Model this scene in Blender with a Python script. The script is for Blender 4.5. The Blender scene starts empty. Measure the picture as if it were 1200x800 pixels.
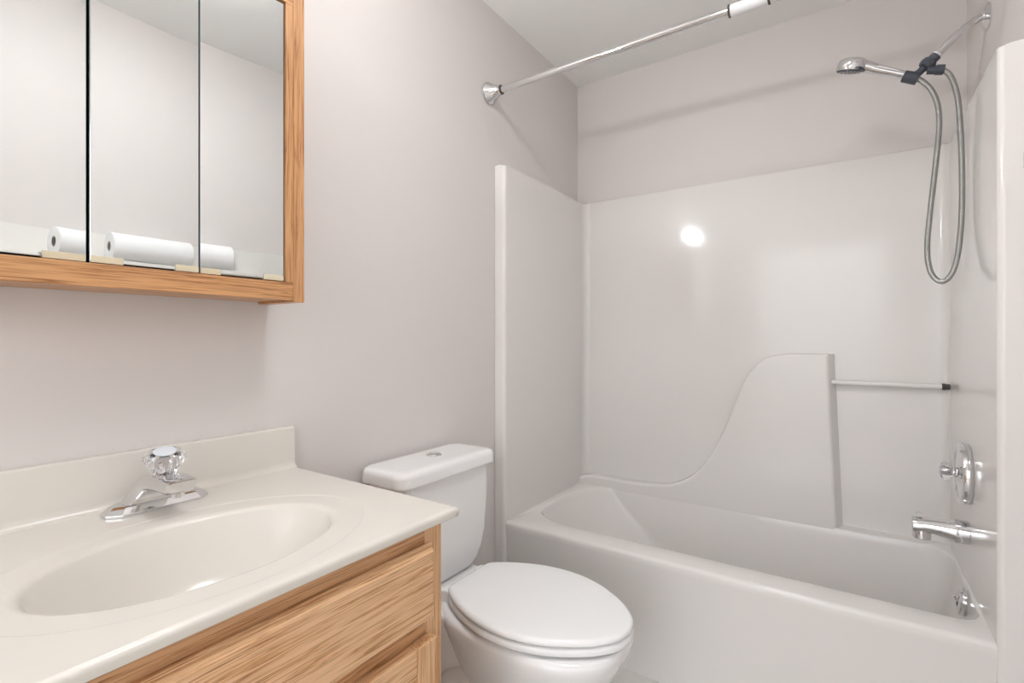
import bpy, bmesh, math, random
from mathutils import Vector, Matrix
random.seed(7)
PI = math.pi
SC = bpy.context.scene
COL = SC.collection

# ------------------------------------------------------------------ camera
cam_d = bpy.data.cameras.new('camera')
cam = bpy.data.objects.new('camera', cam_d)
COL.objects.link(cam)
cam.location = (1.2, 0.0, 1.15)
cam.rotation_euler = (PI/2, 0, 0.5977)
cam_d.sensor_width = 36.0
cam_d.lens = 585.66/1200*36.0
cam_d.shift_y = -3.5/1200
cam_d.clip_start = 0.02
SC.camera = cam

# ------------------------------------------------------------------ view / world / light levels
SC.view_settings.view_transform = 'Standard'
SC.view_settings.look = 'None'
SC.view_settings.gamma = 1.0
SC.view_settings.use_curve_mapping = False
SC.view_settings.exposure = 0.32
W = bpy.data.worlds.new('world'); SC.world = W; W.use_nodes = True
_nt = W.node_tree; _bg = _nt.nodes['Background']
# added fill through the front opening: bright above, dim below to darken chrome
_tc = _nt.nodes.new('ShaderNodeTexCoord'); _sp = _nt.nodes.new('ShaderNodeSeparateXYZ')
_cr = _nt.nodes.new('ShaderNodeValToRGB')
_mp = _nt.nodes.new('ShaderNodeMapRange'); _mp.inputs[1].default_value = -1; _mp.inputs[2].default_value = 1
_nt.links.new(_tc.outputs['Generated'], _sp.inputs[0]); _nt.links.new(_sp.outputs['Z'], _mp.inputs[0])
_nt.links.new(_mp.outputs[0], _cr.inputs[0]); _nt.links.new(_cr.outputs[0], _bg.inputs[0])
_e = _cr.color_ramp.elements
_e[0].position = 0.40; _e[0].color = (0.16, 0.145, 0.13, 1)
_e[1].position = 0.56; _e[1].color = (0.91, 0.955, 1.0, 1)
_bg.inputs[1].default_value = 3.4
BULB_STRENGTH = 420.0
DOME_STRENGTH = 23.0

# ------------------------------------------------------------------ helpers
def lin(c):
    return tuple(((v/12.92) if v <= 0.04045 else ((v+0.055)/1.055)**2.4) for v in c)
def hexc(h):
    h = h.lstrip('#')
    return lin(tuple(int(h[i:i+2], 16)/255 for i in (0, 2, 4))) + (1.0,)

def mat(name, col, rough=0.5, metal=0.0, coat=0.0, spec=0.5, bump=None, trans=0.0, ior=1.45):
    m = bpy.data.materials.new(name); m.use_nodes = True
    nt = m.node_tree; b = nt.nodes['Principled BSDF']
    b.inputs['Base Color'].default_value = col if len(col) == 4 else tuple(col)+(1,)
    b.inputs['Roughness'].default_value = rough
    b.inputs['Metallic'].default_value = metal
    b.inputs['Coat Weight'].default_value = coat
    b.inputs['Coat Roughness'].default_value = 0.04
    b.inputs['Specular IOR Level'].default_value = spec
    b.inputs['Transmission Weight'].default_value = trans
    b.inputs['IOR'].default_value = ior
    if bump:
        scale, strength, dist = bump
        tc = nt.nodes.new('ShaderNodeTexCoord')
        n = nt.nodes.new('ShaderNodeTexNoise'); n.inputs['Scale'].default_value = scale
        n.inputs['Detail'].default_value = 3
        bp = nt.nodes.new('ShaderNodeBump'); bp.inputs['Strength'].default_value = strength
        bp.inputs['Distance'].default_value = dist
        nt.links.new(tc.outputs['Object'], n.inputs['Vector'])
        nt.links.new(n.outputs['Fac'], bp.inputs['Height'])
        nt.links.new(bp.outputs['Normal'], b.inputs['Normal'])
    return m

def emit(name, col, strength):
    m = bpy.data.materials.new(name); m.use_nodes = True
    b = m.node_tree.nodes['Principled BSDF']
    b.inputs['Base Color'].default_value = (0.8, 0.8, 0.8, 1)
    b.inputs['Emission Color'].default_value = tuple(col)+(1,)
    b.inputs['Emission Strength'].default_value = strength
    return m

def oak(name, axis, seed=0.0, light='#E8BE93', dark='#B47E4F', mid='#DDAC7C'):
    """oak boards: grain stretched along one axis of the object"""
    m = bpy.data.materials.new(name); m.use_nodes = True
    nt = m.node_tree; L = nt.links; b = nt.nodes['Principled BSDF']
    tc = nt.nodes.new('ShaderNodeTexCoord')
    def mapping(along, across):
        mp = nt.nodes.new('ShaderNodeMapping')
        s = [across]*3; s['xyz'.index(axis)] = along
        mp.inputs['Scale'].default_value = s
        mp.inputs['Location'].default_value = (seed, seed*1.7, seed*0.6)
        L.new(tc.outputs['Object'], mp.inputs['Vector']); return mp
    # growth figure: long, fine, slightly wandering lines
    m0 = mapping(1.6, 9.0)
    n0 = nt.nodes.new('ShaderNodeTexNoise'); n0.inputs['Scale'].default_value = 1.0; n0.inputs['Detail'].default_value = 1.5
    L.new(m0.outputs[0], n0.inputs['Vector'])
    m1 = mapping(2.4, 105.0)
    n1 = nt.nodes.new('ShaderNodeTexNoise'); n1.inputs['Scale'].default_value = 1.0
    n1.inputs['Detail'].default_value = 5; n1.inputs['Roughness'].default_value = 0.62
    L.new(m1.outputs[0], n1.inputs['Vector'])
    m00 = nt.nodes.new('ShaderNodeMath'); m00.operation = 'MULTIPLY'; m00.inputs[1].default_value = 4.0
    L.new(n0.outputs['Fac'], m00.inputs[0])
    mul = nt.nodes.new('ShaderNodeMath'); mul.operation = 'MULTIPLY_ADD'; mul.inputs[1].default_value = 3.4
    L.new(n1.outputs['Fac'], mul.inputs[0]); L.new(m00.outputs[0], mul.inputs[2])
    fr = nt.nodes.new('ShaderNodeMath'); fr.operation = 'PINGPONG'; fr.inputs[1].default_value = 0.5
    L.new(mul.outputs[0], fr.inputs[0])
    r1 = nt.nodes.new('ShaderNodeValToRGB')
    e = r1.color_ramp.elements
    e[0].position = 0.0; e[0].color = hexc(dark)
    e[1].position = 0.20; e[1].color = hexc(light)
    e2 = e.new(0.07); e2.color = hexc(mid)
    m.node_tree.links.new(fr.outputs[0], r1.inputs[0])
    # fine pores
    m2 = mapping(9.0, 420.0)
    n2 = nt.nodes.new('ShaderNodeTexNoise'); n2.inputs['Scale'].default_value = 1.0
    n2.inputs['Detail'].default_value = 2
    L.new(m2.outputs[0], n2.inputs['Vector'])
    r2 = nt.nodes.new('ShaderNodeValToRGB')
    r2.color_ramp.elements[0].position = 0.36; r2.color_ramp.elements[0].color = (0.58, 0.47, 0.38, 1)
    r2.color_ramp.elements[1].position = 0.52; r2.color_ramp.elements[1].color = (1, 1, 1, 1)
    L.new(n2.outputs['Fac'], r2.inputs[0])
    mx = nt.nodes.new('ShaderNodeMix'); mx.data_type = 'RGBA'; mx.blend_type = 'MULTIPLY'
    mx.inputs[0].default_value = 0.75
    L.new(r1.outputs[0], mx.inputs[6]); L.new(r2.outputs[0], mx.inputs[7])
    L.new(mx.outputs[2], b.inputs['Base Color'])
    b.inputs['Roughness'].default_value = 0.36
    b.inputs['Coat Weight'].default_value = 0.15
    b.inputs['Coat Roughness'].default_value = 0.2
    bp = nt.nodes.new('ShaderNodeBump'); bp.inputs['Strength'].default_value = 0.12
    bp.inputs['Distance'].default_value = 0.0006
    L.new(n2.outputs['Fac'], bp.inputs['Height']); L.new(bp.outputs['Normal'], b.inputs['Normal'])
    return m

M = {}
M['wall'] = mat('wall_paint', hexc('#E0DAD7'), 0.55, bump=(160, 0.10, 0.0006))
M['ceiling'] = mat('ceiling_paint', hexc('#F6F5F3'), 0.8, bump=(220, 0.10, 0.0006))
M['floor'] = mat('vinyl_floor', hexc('#DEDAD5'), 0.35, bump=(30, 0.05, 0.001))
M['trimw'] = mat('white_trim_paint', hexc('#EAE7E2'), 0.3)
M['fiberglass'] = mat('fiberglass_gelcoat', hexc('#EAE6E3'), 0.12, coat=0.12, spec=0.4)
M['porcelain'] = mat('vitreous_china', hexc('#F6F5F5'), 0.09, coat=0.3)
M['seat'] = mat('toilet_seat_plastic', hexc('#FAFAFA'), 0.16)
M['marble'] = mat('cultured_marble', hexc('#E3DED6'), 0.20, coat=0.08)
M['chrome'] = mat('polished_chrome', (0.74, 0.74, 0.75), 0.06, metal=1.0)
M['brushed'] = mat('brushed_nickel', (0.62, 0.61, 0.60), 0.28, metal=1.0)
M['mirror'] = mat('mirror_glass', (0.73, 0.745, 0.742), 0.0, metal=1.0)
M['mirror_edge'] = mat('mirror_cut_edge', (0.55, 0.66, 0.68), 0.15, metal=0.6)
M['darkback'] = mat('dark_backing', (0.03, 0.03, 0.03), 0.7)
M['clip'] = mat('cream_plastic_clip', hexc('#DDD2B8'), 0.4)
M['acrylic'] = mat('clear_acrylic', (0.98, 0.98, 1.0), 0.02, trans=1.0, ior=1.47)
M['capblue'] = mat('pale_cap_disc', hexc('#E3E8F0'), 0.25)
M['darkgrey'] = mat('slate_grey_plastic', hexc('#4A4E58'), 0.38)
M['rubber'] = mat('dark_rubber', hexc('#4B4742'), 0.6)
M['whiteplastic'] = mat('white_plastic', hexc('#E9E9EB'), 0.3)
M['gasket'] = mat('grey_gasket', hexc('#77716B'), 0.7)
M['paper'] = mat('paper_towel', hexc('#F3F3F3'), 0.9, bump=(300, 0.3, 0.001))
M['core'] = mat('cardboard_core', hexc('#A39A90'), 0.9)
M['cloth'] = mat('white_terry', hexc('#EEEBE8'), 0.95, bump=(500, 0.5, 0.001))
M['oak_h'] = oak('oak_horizontal', 'y', 0.0)
M['oak_h2'] = oak('oak_horizontal_rail', 'y', 3.1, light='#DFB083', dark='#A97446', mid='#D39F6D')
M['oak_v'] = oak('oak_vertical', 'z', 1.3, light='#E5B98C')
M['oak_ch'] = oak('oak_cabinet_rail', 'y', 5.2, light='#D49F6E', dark='#94633A', mid='#C68E5C')
M['oak_cv'] = oak('oak_cabinet_stile', 'z', 6.4, light='#D29E6E', dark='#94643C', mid='#C48D5D')
M['oak_d'] = oak('oak_depth', 'x', 2.2)
M['bulb'] = emit('frosted_bulb_glow', (0.945, 0.978, 1.0), BULB_STRENGTH)
M['dome'] = emit('bounce_dome_glow', (0.940, 0.975, 1.0), DOME_STRENGTH)

# hose: fine metal spiral
hm = bpy.data.materials.new('spiral_metal_hose'); hm.use_nodes = True
nt = hm.node_tree; b = nt.nodes['Principled BSDF']
b.inputs['Base Color'].default_value = (0.38, 0.38, 0.37, 1); b.inputs['Metallic'].default_value = 0.85
b.inputs['Roughness'].default_value = 0.33
uv = nt.nodes.new('ShaderNodeTexCoord'); wv = nt.nodes.new('ShaderNodeTexWave')
wv.bands_direction = 'Z'; wv.inputs['Scale'].default_value = 90
bp_ = nt.nodes.new('ShaderNodeBump'); bp_.inputs['Strength'].default_value = 0.5; bp_.inputs['Distance'].default_value = 0.001
nt.links.new(uv.outputs['Object'], wv.inputs['Vector']); nt.links.new(wv.outputs['Fac'], bp_.inputs['Height'])
nt.links.new(bp_.outputs['Normal'], b.inputs['Normal'])
M['hose'] = hm

def link_mesh(name, me, m, parent=None, smooth=True, angle=35):
    o = bpy.data.objects.new(name, me); COL.objects.link(o)
    if m is not None:
        for mm in (m if isinstance(m, (list, tuple)) else [m]): me.materials.append(mm)
    if smooth:
        me.polygons.foreach_set('use_smooth', [True]*len(me.polygons))
        me.set_sharp_from_angle(angle=math.radians(angle))
    if smooth:
        w = o.modifiers.new('weighted_normals', 'WEIGHTED_NORMAL'); w.keep_sharp = True; w.weight = 80
    if parent: o.parent = parent
    return o

def from_bm(name, bm, m, parent=None, smooth=True, angle=35):
    bmesh.ops.remove_doubles(bm, verts=bm.verts, dist=1e-6)
    bmesh.ops.recalc_face_normals(bm, faces=bm.faces)
    me = bpy.data.meshes.new(name); bm.to_mesh(me); bm.free()
    return link_mesh(name, me, m, parent, smooth, angle)

def thing(name, label, cat, loc, group=None):
    o = bpy.data.objects.new(name, None); COL.objects.link(o)
    o.empty_display_size = 0.05
    o.location = loc; o['label'] = label; o['category'] = cat
    if group: o['group'] = group
    return o

def adopt(o, parent):
    """parts are modelled in room coordinates; keep them there under their thing"""
    o.parent = parent
    p = parent; off = Vector((0, 0, 0))
    while p is not None:
        off += p.location; p = p.parent
    o.location = -off
    # move mesh so the origin offset is zeroed
    o.data.transform(Matrix.Translation(-off)); o.location = (0, 0, 0)
    return o

def box(bm, a, b_, bev=0.0, seg=2):
    x0, y0, z0 = a; x1, y1, z1 = b_
    vs = [bm.verts.new(p) for p in ((x0,y0,z0),(x1,y0,z0),(x1,y1,z0),(x0,y1,z0),(x0,y0,z1),(x1,y0,z1),(x1,y1,z1),(x0,y1,z1))]
    fs = [bm.faces.new([vs[i] for i in f]) for f in ((0,3,2,1),(4,5,6,7),(0,1,5,4),(1,2,6,5),(2,3,7,6),(3,0,4,7))]
    if bev > 0:
        es = list({e for f in fs for e in f.edges})
        bmesh.ops.bevel(bm, geom=es, offset=bev, segments=seg, profile=0.5, affect='EDGES')

def loft(bm, rings, cap0=True, cap1=True, closed=True):
    R = [[bm.verts.new(p) for p in r] for r in rings]
    n = len(R[0])
    for a, c in zip(R[:-1], R[1:]):
        for i in range(n if closed else n-1):
            j = (i+1) % n
            try: bm.faces.new((a[i], a[j], c[j], c[i]))
            except ValueError: pass
    if cap0: bm.faces.new(R[0][::-1])
    if cap1: bm.faces.new(R[-1])
    return R

def frame_for(d):
    d = d.normalized()
    up = Vector((0, 0, 1)) if abs(d.z) < 0.95 else Vector((0, 1, 0))
    s = d.cross(up).normalized(); t = s.cross(d).normalized()
    return s, t

def tube_rings(path, radii, n=16):
    pts = [Vector(p) for p in path]; rings = []
    s0 = None
    for i, p in enumerate(pts):
        d = (pts[min(i+1, len(pts)-1)] - pts[max(i-1, 0)]).normalized()
        if s0 is None: s, t = frame_for(d)
        else:
            s = (s0 - d*s0.dot(d)).normalized(); t = s.cross(d).normalized()
        s0 = s
        r = radii if isinstance(radii, (int, float)) else radii[i]
        rings.append([p + s*(r*math.cos(2*PI*k/n)) + t*(r*math.sin(2*PI*k/n)) for k in range(n)])
    return rings

def tube(bm, path, radii, n=16, caps=True):
    return loft(bm, tube_rings(path, radii, n), caps, caps)

def lathe(bm, base, axis, prof, n=32, caps=True):
    """prof: list of (distance along axis, radius)"""
    b0 = Vector(base); d = Vector(axis).normalized(); s, t = frame_for(d)
    rings = [[b0 + d*h + s*(r*math.cos(2*PI*k/n)) + t*(r*math.sin(2*PI*k/n)) for k in range(n)] for h, r in prof]
    return loft(bm, rings, caps, caps)

def catmull(pts, sub=8):
    P = [Vector(p) for p in pts]; out = []
    for i in range(len(P)-1):
        p0 = P[max(i-1, 0)]; p1 = P[i]; p2 = P[i+1]; p3 = P[min(i+2, len(P)-1)]
        for k in range(sub):
            t = k/sub
            out.append(0.5*((2*p1) + (p2-p0)*t + (2*p0-5*p1+4*p2-p3)*t*t + (3*p1-p0-3*p2+p3)*t**3))
    out.append(P[-1]); return out

def rrect(x0, x1, y0, y1, z, r, n=8):
    """rounded rectangle ring, CCW; r = one radius or four (rx,ry): (x0y0, x1y0, x1y1, x0y1)"""
    rs = [(r, r)]*4 if isinstance(r, (int, float)) else r
    cs = [(x0+rs[0][0], y0+rs[0][1], PI, rs[0]), (x1-rs[1][0], y0+rs[1][1], 1.5*PI, rs[1]),
          (x1-rs[2][0], y1-rs[2][1], 0, rs[2]), (x0+rs[3][0], y1-rs[3][1], 0.5*PI, rs[3])]
    out = []
    for cx, cy, a0, (rx, ry) in cs:
        for k in range(n+1):
            a = a0 + 0.5*PI*k/n
            out.append(Vector((cx+rx*math.cos(a), cy+ry*math.sin(a), z)))
    return out

def structure(name, bm, m):
    o = from_bm(name, bm, m, None, True, 30); o['kind'] = 'structure'; return o

# ------------------------------------------------------------------ room shell
XW, YB, YF, ZC = 1.537, 2.378, -1.10, 2.477
XN = XW
def wallbox(name, a, b_, m):
    bm = bmesh.new(); box(bm, a, b_); return structure(name, bm, m)
wallbox('floor', (-0.1, YF-0.1, -0.06), (XW+0.1, YB+0.1, 0.0), M['floor'])
wallbox('ceiling', (-0.1, YF-0.1, ZC), (XW+0.1, YB+0.1, ZC+0.06), M['ceiling'])
wallbox('wall_left', (-0.1, YF-0.1, 0), (0, YB+0.1, ZC), M['wall'])
wallbox('wall_back', (0, YB, 0), (XW, YB+0.1, ZC), M['wall'])
# right wall with a doorway (seen only in the mirror)
bm = bmesh.new()
box(bm, (XN, 0.21, 0), (XN+0.1, YB+0.1, ZC)); box(bm, (XN, -0.58, 2.04), (XN+0.1, 0.21, ZC)); box(bm, (XN, YF-0.1, 0), (XN+0.1, -0.58, ZC))
structure('wall_right', bm, M['wall'])
bm = bmesh.new()      # opening added behind the photographer to let fill light in
box(bm, (0, YF-0.1, 0), (0.40, YF, ZC)); box(bm, (0.40, YF-0.1, 2.08), (1.45, YF, ZC)); box(bm, (1.45, YF-0.1, 0), (XN, YF, ZC))
structure('wall_front', bm, M['wall'])
bm = bmesh.new(); box(bm, (XN+0.02, -0.575, 0.005), (XN+0.06, 0.205, 2.035))
for (z0, z1) in ((0.15, 0.95), (1.1, 1.9)):
    for (y0, y1) in ((-0.48, -0.23), (-0.14, 0.11)):
        box(bm, (XN+0.012, y0, z0), (XN+0.025, y1, z1), 0.005)
structure('door_1', bm, M['trimw'])
bm = bmesh.new()
box(bm, (XN-0.018, 0.20, 0), (XN, 0.27, 2.10), 0.004); box(bm, (XN-0.018, -0.64, 0), (XN, -0.57, 2.10), 0.004)
box(bm, (XN-0.018, -0.64, 2.03), (XN, 0.27, 2.10), 0.004)
structure('trim_1', bm, M['trimw'])
bm = bmesh.new(); box(bm, (0, 0.735, 0), (0.013, 1.634, 0.085), 0.004)
structure('baseboard_left', bm, M['trimw'])
bm = bmesh.new(); box(bm, (XN-0.013, 0.27, 0), (XN, 1.634, 0.085), 0.004)
structure('baseboard_right', bm, M['trimw'])

# ------------------------------------------------------------------ bathtub and surround (one moulded unit)
RIM = 0.416
XL, XR, YP, YFL = 0.05, 1.487, 2.361, 1.637
tub = thing('bathtub_surround', 'off-white moulded bathtub and glossy shower surround filling the far alcove', 'bathtub', (0.77, 2.0, 0))
# --- tub body: apron, rim and basin in one mesh
NC = 14
def ring(x0, x1, y0, y1, z, k=1.0):
    return rrect(x0, x1, y0, y1, z, [(0.22*k, 0.135*k), (0.065*k, 0.075*k), (0.08*k, 0.10*k), (0.16+2.2*(1-k), 0.27+0.3*(1-k))], NC)
def outer(x0, x1, y0, y1, z, r=0.004):
    return rrect(x0, x1, y0, y1, z, r, NC)
ox0, ox1, oy0, oy1 = 0.086, 1.482, 1.752, 2.304
rings = [outer(XL-0.004, XR+0.004, 1.662, 2.375, 0.0), outer(XL-0.004, XR+0.004, 1.650, 2.375, 0.345),
         outer(XL-0.004, XR+0.004, 1.645, 2.375, 0.385, 0.005), outer(XL-0.004, XR+0.004, 1.643, 2.375, RIM-0.012, 0.006),
         outer(XL-0.004, XR+0.004, 1.647, 2.375, RIM-0.003, 0.008), outer(XL-0.004, XR+0.004, 1.657, 2.375, RIM, 0.01)]
def basin(f, z):        # f: inset towards the tub floor
    return ring(ox0+0.20*f, ox1-0.07*f, oy0+0.085*f, oy1-0.085*f, z, 1-0.15*f)
rings += [ring(ox0-0.006, ox1+0.004, oy0-0.012, oy1+0.002, RIM), ring(ox0, ox1, oy0-0.004, oy1, RIM-0.003),
          basin(0.02, RIM-0.010), basin(0.045, RIM-0.024)]
for i in range(1, 9):
    t = i/8; rings.append(basin(0.05+0.62*t**1.15, RIM-0.024-(RIM-0.024-0.13)*t))
for i in range(1, 6):
    a = i/5*PI/2; rings.append(basin(0.67+0.43*math.sin(a), 0.13-0.075*(1-math.cos(a))))
bm = bmesh.new(); loft(bm, rings, False, False)
last = [v for v in bm.verts][-len(rings[-1]):]
bm.faces.new(last[::-1])
o = from_bm('tub', bm, M['fiberglass'], None, True, 50); adopt(o, tub); o.modifiers.clear()

# --- wall panels
ZT = 1.851
def prism_path(bm, path, back, z0, z1, lip=0.006):
    """a sheet following path (front) with its own thickness to back, rounded top lip"""
    n = len(path)
    F = [[bm.verts.new((x, y, z0)) for x, y in path]]
    F.append([bm.verts.new((x, y, z1-lip)) for x, y in path])
    mids = [((x*0.7+bx*0.3), (y*0.7+by*0.3)) for (x, y), (bx, by) in zip(path, back)]
    F.append([bm.verts.new((x, y, z1)) for x, y in mids])
    F.append([bm.verts.new((x, y, z1)) for x, y in back])
    F.append([bm.verts.new((x, y, z0)) for x, y in back])
    for a, c in zip(F, F[1:]+F[:1]):
        for i in range(n-1): bm.faces.new((a[i], a[i+1], c[i+1], c[i]))
    for i in (0, n-1): bm.faces.new([r[i] for r in F])
def arc(cx, cy, r, a0, a1, n=8):
    return [(cx+r*math.cos(a0+(a1-a0)*k/n), cy+r*math.sin(a0+(a1-a0)*k/n)) for k in range(n+1)]
RC = 0.035
# left panel with its front flange
pth = [(0.002, YFL)] + arc(0.036, YFL+0.014, 0.014, -PI/2, 0) + [(XL, 1.8), (XL, 2.0), (XL, 2.2), (XL+0.001, YP-RC)]
bck = [(0.002, YFL+0.012)] + [(0.002, y+0.012) for x, y in pth[1:]]
bm = bmesh.new(); prism_path(bm, pth, bck, 0.0, ZT)
o = from_bm('left_panel', bm, M['fiberglass'], None, True, 50); adopt(o, tub)
pth = arc(XL+0.001+RC, YP-RC, RC, PI, PI/2) + [(0.35, YP), (0.77, YP), (1.2, YP)] + arc(XR-RC, YP-RC, RC, PI/2, 0)
bck = [(max(0.003, min(XW-0.003, x + (-0.02 if x < 0.09 else 0.02 if x > 1.45 else 0))), YB-0.001) for x, y in pth]
bm = bmesh.new(); prism_path(bm, pth, bck, RIM-0.06, ZT)
o = from_bm('back_panel', bm, M['fiberglass'], None, True, 50); adopt(o, tub)
pth = [(XR, YP-RC), (XR, 2.2), (XR, 2.0), (XR, 1.8)] + arc(XR+0.014, YFL+0.014, 0.014, PI, 1.5*PI) + [(XN-0.002, YFL)]
bck = [(XW-0.002, max(YFL+0.016, min(y+0.012, YP))) for x, y in pth[:-1]] + [(XN-0.002, YFL+0.010)]
bm = bmesh.new(); prism_path(bm, pth, bck, 0.0, ZT)
o = from_bm('right_panel', bm, M['fiberglass'], None, True, 50); adopt(o, tub)

# --- sculpted backrest / shelf block along the back wall
prof = [(0.040, 0.440), (0.075, 0.455), (0.13, 0.462), (0.20, 0.462), (0.32, 0.461), (0.44, 0.468), (0.53, 0.488), (0.61, 0.540),
        (0.68, 0.630), (0.735, 0.745), (0.785, 0.875), (0.825, 0.978), (0.865, 1.040), (0.915, 1.075), (0.985, 1.088)]
top = [(p.x, p.y) for p in catmull([(x, z, 0) for x, z in prof], 5)]
poly = [(0.039, 0.40)] + top + [(1.124, 1.089), (1.1245, 1.05), (1.139, 0.72), (1.152, 0.40)]
YBK0, YBK1 = 2.303, YP+0.004
bm = bmesh.new()
rb = 0.013
def inset_poly(P, d):
    out = []; n = len(P)
    for i in range(n):
        p0 = Vector(P[i-1]); p1 = Vector(P[i]); p2 = Vector(P[(i+1) % n])
        a = (p1-p0).normalized(); c = (p2-p1).normalized()
        na = Vector((a.y, -a.x)); nc = Vector((c.y, -c.x))
        nn = (na+nc); nn = nn/max(0.35, nn.length_squared/2) if nn.length > 1e-6 else na
        q = p1 + nn*d
        if P[i][1] <= 0.401: q.y = P[i][1]
        out.append((q.x, q.y))
    return out
rg = [[Vector((x+(0.020 if x > 1.10 else 0), YBK1, z)) for x, z in poly], [Vector((x, YBK0+rb, z)) for x, z in poly]]
for k in range(1, 5):
    a = k/4*PI/2
    rg.append([Vector((x, YBK0+rb*(1-math.sin(a)), z)) for x, z in inset_poly(poly, rb*(1-math.cos(a)))])
loft(bm, rg, True, True)
o = from_bm('backrest', bm, M['fiberglass'], None, True, 40); adopt(o, tub)
# --- moulded towel bar between the backrest and the right end
bm = bmesh.new()
tube(bm, [(1.13, 2.338, 0.978), (1.30, 2.338, 0.978), (1.466, 2.338, 0.978)], 0.0095, 16)
o = from_bm('towel_bar', bm, M['fiberglass'], None); adopt(o, tub)
bm = bmesh.new(); lathe(bm, (1.464, 2.338, 0.978), (1, 0, 0), [(0, 0.0102), (0.001, 0.0115), (0.010, 0.0115), (0.011, 0.010), (0.023, 0.010)], 16)
o = from_bm('bar_end', bm, M['rubber'], None); o['label'] = 'dark bar end'; o.parent = tub; adopt(o, tub)

# ------------------------------------------------------------------ vanity cabinet
YE, YS = 0.722, 0.045
XF = 0.543
van = thing('vanity_cabinet', 'oak vanity cabinet under the cream sink top', 'cabinet', (0.28, 0.385, 0))
def vbox(name, parts, m, parent, bev=0.002):
    bm = bmesh.new()
    for a, b_ in parts: box(bm, a, b_, bev)
    o = from_bm(name, bm, m, None, True, 30); adopt(o, parent); return o
vbox('side_panel', [((0.002, YE-0.016, 0.0), (XF-0.018, YE, 0.800))], M['oak_v'], van)
vbox('side_panel', [((0.002, YS, 0.0), (XF-0.018, YS+0.016, 0.800))], M['oak_v'], van)
vbox('cabinet_floor', [((0.002, YS+0.016, 0.09), (XF-0.018, YE-0.016, 0.105))], M['oak_d'], van)
vbox('toe_kick', [((XF-0.08, YS+0.016, 0.0), (XF-0.065, YE-0.016, 0.09))], M['oak_h'], van)
vbox('stile', [((XF-0.018, YE-0.045, 0.09), (XF, YE, 0.802))], M['oak_v'], van, 0.0012)
vbox('stile', [((XF-0.018, YS, 0.09), (XF, YS+0.045, 0.802))], M['oak_v'], van, 0.0012)
vbox('rail', [((XF-0.0182, YS+0.045, 0.745), (XF-0.0006, YE-0.045, 0.802))], M['oak_h2'], van, 0.0008)
vbox('rail', [((XF-0.0182, YS+0.045, 0.585), (XF-0.0006, YE-0.045, 0.65))], M['oak_h2'], van, 0.0008)
vbox('rail', [((XF-0.0182, YS+0.045, 0.09), (XF-0.0006, YE-0.045, 0.13))], M['oak_h2'], van, 0.0008)
vbox('centre_stile', [((XF-0.0182, 0.365, 0.13), (XF-0.0006, 0.403, 0.585))], M['oak_v'], van, 0.0008)

def lip_front(name, y0, y1, z0, z1, m, parent):
    """a solid drawer front with a stepped, routed edge"""
    t = 0.025
    def rr(i, x): return [Vector((x, y0+i, z0+i)), Vector((x, y1-i, z0+i)), Vector((x, y1-i, z1-i)), Vector((x, y0+i, z1-i))]
    rgs = [rr(0.006, XF+0.0005), rr(0.0, XF+0.006), rr(0.0, XF+0.0095), rr(0.0015, XF+0.0125), rr(0.0055, XF+0.0128), rr(0.0062, XF+0.0185), rr(0.0095, XF+t-0.001), rr(0.012, XF+t)]
    bm = bmesh.new(); loft(bm, rgs, True, True)
    o = from_bm(name, bm, m, None, True, 25); adopt(o, parent); return o
lip_front('drawer_front', YS+0.041, 0.684, 0.633, 0.772, M['oak_h'], van)

def door(name, y0, y1, z0, z1, parent):
    t = 0.025; w = 0.052
    o0 = None
    bm = bmesh.new()
    def frame_rings(i, x): return [Vector((x, y0+i, z0+i)), Vector((x, y1-i, z0+i)), Vector((x, y1-i, z1-i)), Vector((x, y0+i, z1-i))]
    def bar(a0, a1, c0, c1, prof_side):
        pass
    # recessed panel is the door itself; stiles and rails are its pieces
    box(bm, (XF+0.004, y0+w-0.008, z0+w-0.008), (XF+0.010, y1-w+0.008, z1-w+0.008))
    # raised field of the panel
    def rr(i, x): return [Vector((x, y0+w+i, z0+w+i)), Vector((x, y1-w-i, z0+w+i)), Vector((x, y1-w-i, z1-w-i)), Vector((x, y0+w+i, z1-w-i))]
    loft(bm, [rr(0.012, XF+0.009), rr(0.034, XF+0.0155), rr(0.036, XF+0.0158)], False, True)
    d = from_bm(name, bm, M['oak_v'], None, True, 25); adopt(d, parent)
    def piece(nm, ring_a, ring_b, m):
        bm = bmesh.new(); loft(bm, [ring_a, ring_b], True, True)
        bmesh.ops.recalc_face_normals(bm, faces=bm.faces)
        bmesh.ops.bevel(bm, geom=list(bm.edges), offset=0.0035, segments=3, profile=0.6, affect='EDGES')
        p = from_bm(nm, bm, m, None, True, 30); adopt(p, d)
    def bx(ya, yb, za, zb): 
        return ([Vector((XF+0.0008, ya, za)), Vector((XF+0.0008, yb, za)), Vector((XF+0.0008, yb, zb)), Vector((XF+0.0008, ya, zb))],
                [Vector((XF+t, ya, za)), Vector((XF+t, yb, za)), Vector((XF+t, yb, zb)), Vector((XF+t, ya, zb))])
    piece('door_stile', *bx(y0, y0+w, z0, z1), M['oak_v']); piece('door_stile', *bx(y1-w, y1, z0, z1), M['oak_v'])
    piece('door_rail', *bx(y0+w+0.0003, y1-w-0.0003, z1-w, z1-0.0005), M['oak_h']); piece('door_rail', *bx(y0+w+0.0003, y1-w-0.0003, z0+0.0005, z0+w), M['oak_h'])
    return d
door('cabinet_door', 0.389, 0.686, 0.115, 0.602, van)
door('cabinet_door', YS+0.037, 0.379, 0.115, 0.602, van)

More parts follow.
